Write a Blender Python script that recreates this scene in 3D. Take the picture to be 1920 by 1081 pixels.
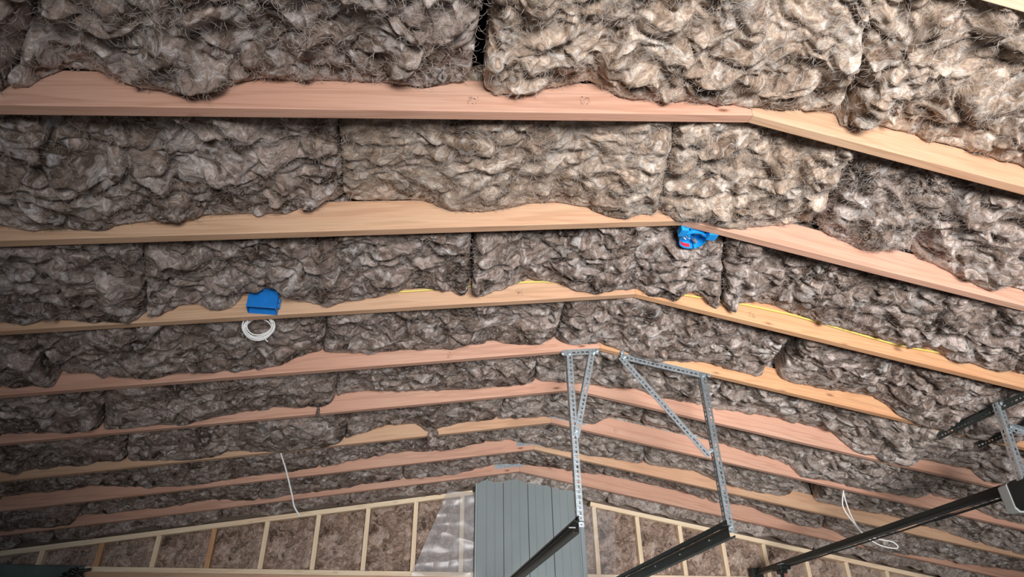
import bpy, bmesh, math, random
import numpy as np
from mathutils import Vector, Matrix
for o in list(bpy.data.objects): bpy.data.objects.remove(o)
S = bpy.context.scene
# ------------------------------------------------------------------ camera
FOC = 1246.66
CAMPOS = Vector((0, 0, 1.6))
fwd = Vector((0.163, 0.833, 0.529)).normalized()
pit, yaw, rol = 0.5574, 0.193, -0.0169
fwd = Vector((math.sin(yaw)*math.cos(pit), math.cos(yaw)*math.cos(pit), math.sin(pit)))
r0 = Vector((math.cos(yaw), -math.sin(yaw), 0)); u0 = r0.cross(fwd)
rgt = r0*math.cos(rol) + u0*math.sin(rol); upv = -r0*math.sin(rol) + u0*math.cos(rol)
cd = bpy.data.cameras.new('camera'); cam = bpy.data.objects.new('camera', cd)
S.collection.objects.link(cam)
M = Matrix((rgt, upv, -fwd)).transposed().to_4x4(); M.translation = CAMPOS
cam.matrix_world = M
cd.sensor_width = 36; cd.lens = FOC/1920*36; cd.clip_start = .05
S.camera = cam
# ------------------------------------------------------------------ light and exposure
S.view_settings.view_transform = 'Standard'; S.view_settings.look = 'None'
S.view_settings.gamma = 1; S.view_settings.use_curve_mapping = False
S.view_settings.exposure = 0.0
W = bpy.data.worlds.new('sky'); S.world = W; W.use_nodes = True
bg = W.node_tree.nodes['Background']; bg.inputs[0].default_value = (.62, .76, 1, 1); bg.inputs[1].default_value = 1.5
def area(name, loc, target, sx, sy, power, color, spread=180):
    l = bpy.data.lights.new(name, 'AREA'); l.shape = 'RECTANGLE'; l.size = sx; l.size_y = sy
    l.energy = power; l.color = color; l.spread = math.radians(spread)
    o = bpy.data.objects.new(name, l); S.collection.objects.link(o); o.location = loc
    d = Vector(target) - Vector(loc); o.rotation_euler = d.to_track_quat('-Z', 'Y').to_euler()
    return o
area('daylight_low_through_door', (.8, -2.95, .75), (2.35, 5.0, 3.55), 2.4, 1.2, 112, (1, .975, .955), 62)
area('daylight_fill_through_door', (2.0, -2.95, 1.3), (2.0, 2, 1.2), 3.4, 2.3, 15, (.88, .94, 1), 180)
# ------------------------------------------------------------------ dimensions (metres)
XR, ZR, Y1, SL, SR, TK = 1.1636, 3.3434, 1.5133, .1618, .1775, .038
XL, XE = -3.95, 6.25                       # eaves
YW = 6.0                                   # face of the gable studs
def Y(k): return Y1 + .61*(k-1)            # rear face of truss k
def zc(x):
    x = np.asarray(x, float)
    return np.where(x < XR, ZR - SL*(XR-x), ZR - SR*(x-XR))
# ------------------------------------------------------------------ object helpers
C = S.collection
def empty(name, loc, label, cat, group=None):
    o = bpy.data.objects.new(name, None); C.objects.link(o); o.location = loc; o.empty_display_size = .05
    o['label'] = label; o['category'] = cat
    if group: o['group'] = group
    return o
def tag(o, label, cat, group=None):
    o['label'] = label; o['category'] = cat
    if group: o['group'] = group
    return o
def link(name, me, mat, parent=None, smooth=False):
    o = bpy.data.objects.new(name, me); C.objects.link(o)
    for m in (mat if isinstance(mat, (list, tuple)) else [mat]): me.materials.append(m)
    if smooth: me.polygons.foreach_set('use_smooth', [True]*len(me.polygons))
    if parent is not None:
        o.parent = parent; o.matrix_parent_inverse = Matrix.Translation(-parent.location)
    return o
def struct(o): o['kind'] = 'structure'; return o
class MB:
    def __init__(s): s.v = []; s.f = []
    def box(s, a, b):
        (x0,y0,z0),(x1,y1,z1) = a, b; n = len(s.v)
        s.v += [(x0,y0,z0),(x1,y0,z0),(x1,y1,z0),(x0,y1,z0),(x0,y0,z1),(x1,y0,z1),(x1,y1,z1),(x0,y1,z1)]
        s.f += [tuple(n+i for i in q) for q in ((3,2,1,0),(4,5,6,7),(0,1,5,4),(1,2,6,5),(2,3,7,6),(3,0,4,7))]
        return s
    def prism(s, pts, d):                  # closed polygon (3D points) pushed along d
        n = len(s.v); k = len(pts); d = Vector(d)
        s.v += [tuple(p) for p in pts] + [tuple(Vector(p)+d) for p in pts]
        s.f.append(tuple(n+i for i in range(k))); s.f.append(tuple(n+k+i for i in reversed(range(k))))
        for i in range(k): j = (i+1) % k; s.f.append((n+i, n+k+i, n+k+j, n+j))
        return s
    def sweep(s, prof, path, closed=True):   # list of profiles already placed
        n = len(s.v); k = len(prof)
        for q in path: s.v += [tuple(Vector(p)+Vector(q)) for p in prof]
        for a in range(len(path)-1):
            for i in range(k if closed else k-1):
                j = (i+1) % k
                s.f.append((n+a*k+i, n+a*k+j, n+(a+1)*k+j, n+(a+1)*k+i))
        return s
    def cyl(s, p, q, r, n=12, r2=None):
        p = Vector(p); q = Vector(q); d = (q-p).normalized(); a = d.orthogonal().normalized(); b = d.cross(a)
        r2 = r if r2 is None else r2; m = len(s.v)
        for c, rr in ((p, r), (q, r2)):
            for i in range(n):
                t = 2*math.pi*i/n; s.v.append(tuple(c + a*math.cos(t)*rr + b*math.sin(t)*rr))
        for i in range(n): j = (i+1) % n; s.f.append((m+i, m+j, m+n+j, m+n+i))
        s.f.append(tuple(m+i for i in reversed(range(n)))); s.f.append(tuple(m+n+i for i in range(n)))
        return s
    def tube(s, pts, r, n=8):
        P = [Vector(p) for p in pts]; m = len(s.v); a = None
        for i, p in enumerate(P):
            d = (P[min(i+1, len(P)-1)] - P[max(i-1, 0)]).normalized()
            a = d.orthogonal().normalized() if a is None else (a - d*a.dot(d)).normalized()
            b = d.cross(a)
            for k in range(n):
                t = 2*math.pi*k/n; s.v.append(tuple(p + (a*math.cos(t)+b*math.sin(t))*r))
        for i in range(len(P)-1):
            for k in range(n): j = (k+1) % n; s.f.append((m+i*n+k, m+i*n+j, m+(i+1)*n+j, m+(i+1)*n+k))
        s.f.append(tuple(m+k for k in reversed(range(n)))); e = m+(len(P)-1)*n; s.f.append(tuple(e+k for k in range(n)))
        return s
    def build(s, name, mat, parent=None, smooth=False, bevel=0, solid=0, subdiv=0):
        me = bpy.data.meshes.new(name); me.from_pydata(s.v, [], s.f); me.update()
        bm = bmesh.new(); bm.from_mesh(me); bmesh.ops.recalc_face_normals(bm, faces=bm.faces); bm.to_mesh(me); bm.free()
        o = link(name, me, mat, parent, smooth)
        if solid: m = o.modifiers.new('solid', 'SOLIDIFY'); m.thickness = solid; m.offset = 0
        if bevel: m = o.modifiers.new('bevel', 'BEVEL'); m.width = bevel; m.segments = 2; m.limit_method = 'ANGLE'
        return o
def spline(pts, n=8):                      # Catmull-Rom through points
    P = [Vector(p) for p in pts]; out = []
    for i in range(len(P)-1):
        a = P[max(i-1,0)]; b = P[i]; c = P[i+1]; d = P[min(i+2, len(P)-1)]
        for k in range(n):
            t = k/n
            out.append(.5*((2*b) + (c-a)*t + (2*a-5*b+4*c-d)*t*t + (3*b-a-3*c+d)*t**3))
    out.append(P[-1]); return out
# ------------------------------------------------------------------ materials
def nodes(name):
    m = bpy.data.materials.new(name); m.use_nodes = True
    t = m.node_tree; b = t.nodes['Principled BSDF']; return m, t, b
def N(t, kind, **kw):
    n = t.nodes.new(kind)
    for k, v in kw.items():
        if k in n.inputs: n.inputs[k].default_value = v
        else: setattr(n, k, v)
    return n
def ramp(t, src, stops):
    r = t.nodes.new('ShaderNodeValToRGB'); e = r.color_ramp.elements
    while len(e) < len(stops): e.new(.5)
    for i, (p, c) in enumerate(stops): e[i].position = p; e[i].color = (*c, 1)
    t.links.new(src, r.inputs[0]); return r
def mix(t, fac, a, b, mode='MIX'):
    m = t.nodes.new('ShaderNodeMix'); m.data_type = 'RGBA'; m.blend_type = mode
    for s, v in ((m.inputs[0], fac), (m.inputs[6], a), (m.inputs[7], b)):
        if hasattr(v, 'is_linked') or hasattr(v, 'links'): t.links.new(v, s)
        elif isinstance(v, tuple): s.default_value = (*v, 1) if len(v) == 3 else v
        else: s.default_value = v
    return m.outputs[2]
def coords(t, scale=(1,1,1), rot=(0,0,0), which='Object'):
    c = t.nodes.new('ShaderNodeTexCoord'); m = N(t, 'ShaderNodeMapping'); m.inputs['Scale'].default_value = scale
    m.inputs['Rotation'].default_value = rot; t.links.new(c.outputs[which], m.inputs['Vector']); return m.outputs[0]
def plain(name, col, rough=.6, metal=0, noise=0, nscale=20, bump=0):
    m, t, b = nodes(name); b.inputs['Roughness'].default_value = rough; b.inputs['Metallic'].default_value = metal
    if noise:
        n = N(t, 'ShaderNodeTexNoise', Scale=nscale, Detail=6.0); t.links.new(coords(t), n.inputs['Vector'])
        lo = tuple(c*(1-noise) for c in col); hi = tuple(min(1, c*(1+noise)) for c in col)
        r = ramp(t, n.outputs[0], [(.3, lo), (.7, hi)]); t.links.new(r.outputs[0], b.inputs['Base Color'])
        if bump:
            bp = N(t, 'ShaderNodeBump', Strength=bump, Distance=.004); t.links.new(n.outputs[0], bp.inputs['Height']); t.links.new(bp.outputs[0], b.inputs['Normal'])
    else: b.inputs['Base Color'].default_value = (*col, 1)
    return m
def wood(name, pale, dark, knots=.5, seed=0.0):
    m, t, b = nodes(name); b.inputs['Roughness'].default_value = .62
    v = coords(t, (1, 1, 1))
    off = N(t, 'ShaderNodeVectorMath', operation='ADD'); off.inputs[1].default_value = (seed*3.1, seed*1.7, seed*2.3); t.links.new(v, off.inputs[0]); v = off.outputs[0]
    # long grain along local x
    sm = N(t, 'ShaderNodeMapping'); sm.inputs['Scale'].default_value = (.9, 14, 14); t.links.new(v, sm.inputs['Vector'])
    n1 = N(t, 'ShaderNodeTexNoise', Scale=1.0, Detail=3.0, Distortion=.5); t.links.new(sm.outputs[0], n1.inputs['Vector'])
    w = N(t, 'ShaderNodeMath', operation='MULTIPLY'); w.inputs[1].default_value = 26; t.links.new(n1.outputs[0], w.inputs[0])
    sn = N(t, 'ShaderNodeMath', operation='SINE'); t.links.new(w.outputs[0], sn.inputs[0])
    mr = N(t, 'ShaderNodeMapRange'); mr.inputs[1].default_value = -1; mr.inputs[2].default_value = 1; t.links.new(sn.outputs[0], mr.inputs[0])
    mid = tuple((p*.72+d*.28) for p, d in zip(pale, dark))
    rings = ramp(t, mr.outputs[0], [(0, pale), (.72, pale), (1, mid)])
    sf = N(t, 'ShaderNodeMapping'); sf.inputs['Scale'].default_value = (5, 260, 260); t.links.new(v, sf.inputs['Vector'])
    n2 = N(t, 'ShaderNodeTexNoise', Scale=1.0, Detail=4.0); t.links.new(sf.outputs[0], n2.inputs['Vector'])
    fine = ramp(t, n2.outputs[0], [(.35, (.86, .80, .76)), (.65, (1, 1, 1))])
    c1 = mix(t, 1.0, rings.outputs[0], fine.outputs[0], 'MULTIPLY')
    # broad tone drift, sapwood bands
    sb = N(t, 'ShaderNodeMapping'); sb.inputs['Scale'].default_value = (.8, 9, 9); t.links.new(v, sb.inputs['Vector'])
    n3 = N(t, 'ShaderNodeTexNoise', Scale=1.0, Detail=2.0); t.links.new(sb.outputs[0], n3.inputs['Vector'])
    dr = ramp(t, n3.outputs[0], [(.35, (1.0, .90, .84)), (.65, (1, 1.0, .96))])
    c2 = mix(t, 1.0, c1, dr.outputs[0], 'MULTIPLY')
    # knots
    kv = N(t, 'ShaderNodeMapping'); kv.inputs['Scale'].default_value = (3.1, 9, 9); t.links.new(v, kv.inputs['Vector'])
    vo = N(t, 'ShaderNodeTexVoronoi', Scale=1.0); t.links.new(kv.outputs[0], vo.inputs['Vector'])
    kr = ramp(t, vo.outputs['Distance'], [(0, (1,1,1)), (.045, (1,1,1)), (.075, (.35,.35,.35)), (.12, (0,0,0))])
    kk = N(t, 'ShaderNodeMath', operation='MULTIPLY'); kk.inputs[1].default_value = knots; t.links.new(kr.outputs[0], kk.inputs[0])
    c3 = mix(t, kk.outputs[0], c2, (.13, .045, .02))
    t.links.new(c3, b.inputs['Base Color'])
    bp = N(t, 'ShaderNodeBump', Strength=.25, Distance=.001); t.links.new(n2.outputs[0], bp.inputs['Height']); t.links.new(bp.outputs[0], b.inputs['Normal'])
    return m
def wool(name, dark, mid, light, tuft, tuftamt=.62, streak=(1, 1, 1)):
    m, t, b = nodes(name); b.inputs['Roughness'].default_value = .95
    b.inputs['Specular IOR Level'].default_value = .02
    b.inputs['Subsurface Weight'].default_value = .7; b.inputs['Subsurface Radius'].default_value = (1, .85, .75); b.inputs['Subsurface Scale'].default_value = .014
    v = coords(t, streak)
    # swirling warp
    nw = N(t, 'ShaderNodeTexNoise', Scale=5.5, Detail=3.0, Roughness=.55); t.links.new(v, nw.inputs['Vector'])
    sub = N(t, 'ShaderNodeVectorMath', operation='SUBTRACT'); sub.inputs[1].default_value = (.5, .5, .5); t.links.new(nw.outputs['Color'], sub.inputs[0])
    sc = N(t, 'ShaderNodeVectorMath', operation='SCALE'); sc.inputs['Scale'].default_value = .55; t.links.new(sub.outputs[0], sc.inputs[0])
    ad = N(t, 'ShaderNodeVectorMath', operation='ADD'); t.links.new(v, ad.inputs[0]); t.links.new(sc.outputs[0], ad.inputs[1]); wv = ad.outputs[0]
    n1 = N(t, 'ShaderNodeTexNoise', Scale=6.5, Detail=8.0, Roughness=.6, Distortion=.6); t.links.new(wv, n1.inputs['Vector'])
    base = ramp(t, n1.outputs[0], [(.35, dark), (.49, mid), (.65, light)])
    # fibre streaks, pulled out along the warp
    def streaks(s, rot, det):
        sm = N(t, 'ShaderNodeMapping'); sm.inputs['Scale'].default_value = s; sm.inputs['Rotation'].default_value = rot; t.links.new(wv, sm.inputs['Vector'])
        n = N(t, 'ShaderNodeTexNoise', Scale=1.0, Detail=det, Roughness=.62, Distortion=.9); t.links.new(sm.outputs[0], n.inputs['Vector']); return n.outputs[0]
    n2 = streaks((14, 110, 90), (0, 0, .5), 5.0); n4 = streaks((8, 38, 34), (.3, .2, -.5), 4.0)
    fs = ramp(t, n2, [(.30, (.66, .64, .62)), (.5, (.97, .97, .97)), (.70, (1.30, 1.29, 1.28))])
    c1 = mix(t, 1.0, base.outputs[0], fs.outputs[0], 'MULTIPLY')
    gs = ramp(t, n4, [(.32, (.55, .53, .50)), (.5, (.98, .98, .98)), (.68, (1.32, 1.30, 1.30))])
    c1 = mix(t, 1.0, c1, gs.outputs[0], 'MULTIPLY')
    # pale teased-out tufts
    n3 = N(t, 'ShaderNodeTexNoise', Scale=11.0, Detail=4.0, Roughness=.6, Distortion=1.2); t.links.new(wv, n3.inputs['Vector'])
    tr = ramp(t, n3.outputs[0], [(tuftamt-.10, (0,0,0)), (tuftamt+.16, (.75,.75,.75))])
    tm = mix(t, 1.0, tuft, fs.outputs[0], 'MULTIPLY')
    c2 = mix(t, tr.outputs[0], c1, tm)
    t.links.new(c2, b.inputs['Base Color'])
    hs = N(t, 'ShaderNodeMath', operation='MULTIPLY_ADD'); hs.inputs[1].default_value = .5; t.links.new(n2, hs.inputs[0]); t.links.new(n4, hs.inputs[2])
    bp = N(t, 'ShaderNodeBump', Strength=.75, Distance=.008); t.links.new(hs.outputs[0], bp.inputs['Height']); t.links.new(bp.outputs[0], b.inputs['Normal'])
    return m
WOOD = {'pink': wood('fir_pink', (.575, .36, .275), (.32, .155, .10), .8, 1),
        'tan': wood('fir_tan', (.575, .385, .26), (.32, .18, .095), .6, 2),
        'orange': wood('fir_orange', (.60, .355, .20), (.36, .17, .07), .7, 3),
        'pale': wood('spruce_pale', (.88, .76, .57), (.52, .37, .23), .35, 4)}
WOOLS = {'brown': wool('wool_brown', (.072,.050,.038), (.240,.182,.148), (.46,.38,.335), (.76,.73,.72), .58),
         'warm': wool('wool_warm', (.13,.088,.062), (.335,.252,.192), (.53,.42,.335), (.76,.72,.67), .58),
         'dark': wool('wool_dark', (.052,.036,.028), (.195,.147,.122), (.39,.32,.285), (.72,.69,.67), .59),
         'grey': wool('wool_grey', (.09,.070,.058), (.28,.228,.195), (.47,.40,.36), (.70,.67,.65), .58),
         'wall': wool('wool_wall', (.09,.056,.041), (.31,.218,.168), (.52,.40,.33), (.68,.59,.53), .61)}
FIBRE = plain('loose_fibre', (.50, .43, .38), .95)
GALV = plain('galvanised_steel', (.46, .51, .54), .38, .75, .18, 60)
GALV2 = plain('galvanised_steel_dark_reflection', (.30, .34, .36), .42, .8, .2, 60)  # same steel, dark reflections of the right hanger post put into its colour
BLACK = plain('black_steel', (.018, .022, .021), .38, .35, .2, 8)
RAILM = plain('dark_painted_track', (.045, .058, .056), .4, .5, .2, 8)
WHITE = plain('white_cable', (.78, .78, .76), .45)
YELLOW = plain('yellow_cable', (.62, .53, .12), .5)
BLUE = plain('blue_plastic', (.010, .16, .50), .38, 0, .12, 30)
RED = plain('red_label', (.55, .02, .04), .5)
PAPER = plain('pale_label', (.55, .66, .75), .5)
INK = plain('stamp_ink', (.10, .055, .045), .8)
# ------------------------------------------------------------------ shell
CONC = plain('concrete', (.42, .41, .39), .7, 0, .15, 3, .2)
PLY = plain('sheathing', (.15, .11, .085), .8, 0, .25, 6)
struct(MB().box((XL-.14, -3.2, -.15), (XE+.14, 6.3, 0)).build('floor', CONC))
struct(MB().box((XL-.14, -3.2, 0), (XL, 6.14, 2.50)).build('wall_left', PLY))
struct(MB().box((XE, -3.2, 0), (XE+.14, 6.14, 2.43)).build('wall_right', PLY))
bw = MB()
for a, b in (((XL, 0), (-.6, 3.9)), ((4.2, 0), (XE, 3.9)), ((-.6, 2.6), (4.2, 3.9))): bw.box((a[0], -3.2, a[1]), (b[0], -3.06, b[1]))
struct(bw.build('wall_back', PLY))
zt = .62
rf = MB().prism([(XL-.14, -3.3, float(zc(XL-.14))+zt), (XR, -3.3, ZR+zt), (XE+.14, -3.3, float(zc(XE+.14))+zt),
                 (XE+.14, -3.3, float(zc(XE+.14))+zt+.05), (XR, -3.3, ZR+zt+.05), (XL-.14, -3.3, float(zc(XL-.14))+zt+.05)], (0, 9.6, 0))
struct(rf.build('ceiling', plain('roof_deck', (.05, .04, .03), .9)))
# eave boards close the attic at both sides; a ceiling lining closes the part behind the camera
struct(MB().box((XL-.14, -3.2, 2.50), (XL-.05, 6.14, float(zc(XL))+zt)).build('trim_1', PLY))
struct(MB().box((XE+.05, -3.2, 2.43), (XE+.14, 6.14, float(zc(XE))+zt)).build('trim_2', PLY))
lin = MB().prism([(XL, -3.06, float(zc(XL))+.02), (XR, -3.06, ZR+.02), (XE, -3.06, float(zc(XE))+.02),
                 (XE, -3.06, float(zc(XE))+.06), (XR, -3.06, ZR+.06), (XL, -3.06, float(zc(XL))+.06)], (0, 2.72, 0))
struct(lin.build('ceiling_rear', plain('rear_lining', (.30, .24, .19), .9)))
struct(MB().box((XL, YW+.14, 0), (XE, YW+.18, 3.95)).build('wall_gable', PLY))
struct(MB().box((XL, YW-.02, 0), (XE, YW+.14, 2.40)).build('wall_gable_lower', plain('lower_wall', (.30, .30, .28), .8)))
# ------------------------------------------------------------------ roof trusses
def chord(x0, x1, k, mat, parent, h=.14):
    """inclined 2-by chord whose underside runs from x0 to x1; local x is the grain"""
    z0, z1 = float(zc(x0)), float(zc(x1)); L = math.hypot(x1-x0, z1-z0); a = math.atan2(z1-z0, x1-x0)
    bm = bmesh.new()
    s = math.tan(abs(a))*h
    if a > 0: pts = [(0,0),(L,0),(L+s-.001,h),(0,h)]
    else: pts = [(0,0),(L,0),(L,h),(-s+.001,h)]
    n = 1
    vs = [bm.verts.new((p[0], -TK, p[1])) for p in pts] + [bm.verts.new((p[0], 0, p[1])) for p in pts]
    for q in ((0,1,2,3),(7,6,5,4),(0,4,5,1),(1,5,6,2),(2,6,7,3),(3,7,4,0)): bm.faces.new([vs[i] for i in q])
    bmesh.ops.recalc_face_normals(bm, faces=bm.faces)
    me = bpy.data.meshes.new('bottom_chord'); bm.to_mesh(me); bm.free()
    o = link('bottom_chord', me, mat, parent)
    o.matrix_parent_inverse = Matrix.Identity(4)
    o.location = Vector((x0, Y(k), z0)) - parent.location; o.rotation_euler = (0, -a, 0)
    m = o.modifiers.new('bevel', 'BEVEL'); m.width = .003; m.segments = 2
    return o
TR = {0: ('pale', 'pale', 'nearest roof truss, only its pale chord edge showing at the top right corner'),
      1: ('pink', 'tan', 'roof truss with thick pinkish fir chord nearest overhead, ridge bend below the pale wool batt'),
      2: ('tan', 'pink', 'second roof truss overhead with tan chord, round blue box at its ridge bend'),
      3: ('tan', 'orange', 'roof truss carrying the blue outlet box and yellow cable on its chord'),
      4: ('pink', 'orange', 'roof truss with dark streaked left chord, both steel hanger brackets bolted beneath it'),
      5: ('pink', 'pink', 'roof truss next behind the one the steel hangers are bolted to'),
      6: ('tan', 'pink', 'roof truss from which both thin white cables hang, third from the gable wall'),
      7: ('pink', 'tan', 'roof truss second from the gable wall, just behind the white hanging cables'),
      8: ('pink', 'pink', 'farthest roof truss, last wooden chord before the studded gable wall')}
for k in range(0, 9):
    t = empty('roof_truss', (XR, Y(k)-TK/2, ZR), TR[k][2], 'roof truss', 'roof trusses across the ceiling')
    chord(XL+.01, XR, k, WOOD[TR[k][0]], t); chord(XR, XE-.01, k, WOOD[TR[k][1]], t)
    if k in (4, 6, 7, 8):
        x0, x1, dz = {4: (1.16, 1.32, .075), 6: (1.13, 1.42, .045), 7: (1.02, 1.42, .045), 8: (.94, 1.2, .05)}[k]
        p = MB(); y = Y(k)-TK-.0012
        xs = np.linspace(x0, x1, 9)
        low = [(x, y, float(zc(x))+dz-.006) for x in xs]; up = [(x, y, float(zc(x))+dz+.055) for x in reversed(xs)]
        p.prism(low+up, (0, .0016, 0))
        for i in range(int((x1-x0)/.016)):
            for j in range(4):
                x = x0+.01+i*.016; z = float(zc(x))+dz+j*.014
                p.box((x, y-.0016, z), (x+.007, y, z+.005))
        p.build('nail_plate', GALV, t)
# faded ink stamps on the chord faces (illegible grade marks)
random.seed(5)
for k, x, dz in ((1, .545, .055), (1, .17, .045), (3, .56, .05), (3, 1.78, .045), (4, .29, .03), (6, 1.65, .05)):
    par = [o for o in C.objects if o.name.startswith('roof_truss') and abs(o.location.y-(Y(k)-TK/2)) < .01][0]
    p = MB(); y = Y(k)-TK-.0004
    for i in range(26):
        u = x+random.uniform(-.017, .017); w = float(zc(u))+dz+random.uniform(-.018, .018)
        if random.random() < .5: p.box((u, y, w), (u+random.uniform(.003, .008), y+.0006, w+.0012))
        else: p.box((u, y, w), (u+.0012, y+.0006, w+random.uniform(.003, .008)))
    s_ = p.build('grade_stamp', INK, par)
# ------------------------------------------------------------------ numpy noise
_r = np.random.RandomState(7); _p = _r.permutation(4096); _g = _r.normal(size=(4096, 3)); _g /= np.linalg.norm(_g, axis=1)[:, None]
def perlin(P, s=0):
    P = P + s*17.31
    i = np.floor(P).astype(np.int64); f = P-i; w = f*f*f*(f*(f*6-15)+10); out = 0
    for dx in (0, 1):
        for dy in (0, 1):
            for dz in (0, 1):
                h = _p[(_p[(_p[(i[:,0]+dx) & 4095]+i[:,1]+dy) & 4095]+i[:,2]+dz) & 4095]
                g = _g[h]; d = g[:,0]*(f[:,0]-dx)+g[:,1]*(f[:,1]-dy)+g[:,2]*(f[:,2]-dz)
                out = out + d*np.abs(1-dx-w[:,0])*np.abs(1-dy-w[:,1])*np.abs(1-dz-w[:,2])
    return out*1.6
def vnoise(P, s): return np.stack([perlin(P, s+i*3.7) for i in (1, 2, 3)], 1)
def wool_field(P, seed, amp, far):
    """signed lumpiness: rounded lumps split by sharp creases, plus a sideways roll that folds them over"""
    A = P*np.array([1, 1, 1.0])
    q = A + .045*vnoise(A/.15, seed)
    q2 = q + .018*vnoise(q/.05, seed+11)
    b1 = np.sqrt(perlin(q2/.115, seed+20)**2+.004); b2 = np.sqrt(perlin(q2/.05, seed+30)**2+.01); b3 = perlin(q2/.02, seed+40)
    st = perlin(q*np.array([1/.11, 1/.028, 1/.05]), seed+45)
    lo = perlin(A/.26, seed+50)
    h = amp*(.082*(b1-.28) + .024*(b2-.27) + .0022*b3 + .007*st + .028*lo)
    if not far: h = h + amp*.0012*(np.abs(perlin(q2/.010, seed+60))-.3)
    side = amp*(.024*vnoise(q/.09, seed+70) + .005*vnoise(q/.035, seed+80))
    return h, side
def add_wisps(V, F, n, seed, length=.04, width=.00055, normal=(0, 0, -1)):
    """loose curled fibres standing off the surface"""
    r = np.random.RandomState(seed); n0 = len(V); seg = 6; nrm = np.array(normal, float)
    a = V[r.randint(0, n0, n)]; th = r.uniform(0, 2*np.pi, n); cur = r.normal(0, 1.0, n)/seg*1.6
    t1 = np.array([1., 0, 0]); t2 = np.cross(nrm, t1)
    L = length*r.uniform(.35, 1.3, n)/seg; w0 = width*r.uniform(.5, 1.5, n)
    p = a + nrm*r.uniform(-.004, .003, n)[:, None]; rise = r.uniform(0, .3, n)
    pts = []; 
    for i in range(seg+1):
        d = np.cos(th)[:, None]*t1+np.sin(th)[:, None]*t2; pr = np.cross(nrm, d)
        w = w0*math.sin(math.pi*(.08+.9*i/seg))
        pts.append(np.stack([p-pr*w[:, None], p+pr*w[:, None]], 1))
        p = p + d*L[:, None] + nrm*(rise*L*math.cos(math.pi*i/seg))[:, None]; th = th+cur+r.normal(0, .25, n)
    pts = np.stack(pts, 1).reshape(n, -1, 3)               # n,(seg+1)*2,3
    k = (seg+1)*2; base = n0+np.arange(n)[:, None]*k
    fs = [base + np.array([[2*i, 2*i+1, 2*i+3, 2*i+2]]) for i in range(seg)]
    return np.concatenate([V, pts.reshape(-1, 3)]), np.concatenate([F]+fs)
def npmesh(name, V, F, mi=None):
    me = bpy.data.meshes.new(name); me.vertices.add(len(V)); me.vertices.foreach_set('co', V.astype(np.float32).ravel())
    me.loops.add(F.size); me.loops.foreach_set('vertex_index', F.astype(np.int32).ravel())
    me.polygons.add(len(F)); me.polygons.foreach_set('loop_start', np.arange(0, F.size, 4, dtype=np.int32))
    if mi is not None: me.polygons.foreach_set('material_index', mi.astype(np.int32))
    me.polygons.foreach_set('use_smooth', np.ones(len(F), bool))
    me.update(calc_edges=True); me.validate(); return me
def gridfaces(nu, nv):
    i = np.arange(nu-1)[:, None]*nv + np.arange(nv-1)[None, :]
    return np.stack([i, i+1, i+nv+1, i+nv], -1).reshape(-1, 4)
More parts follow.
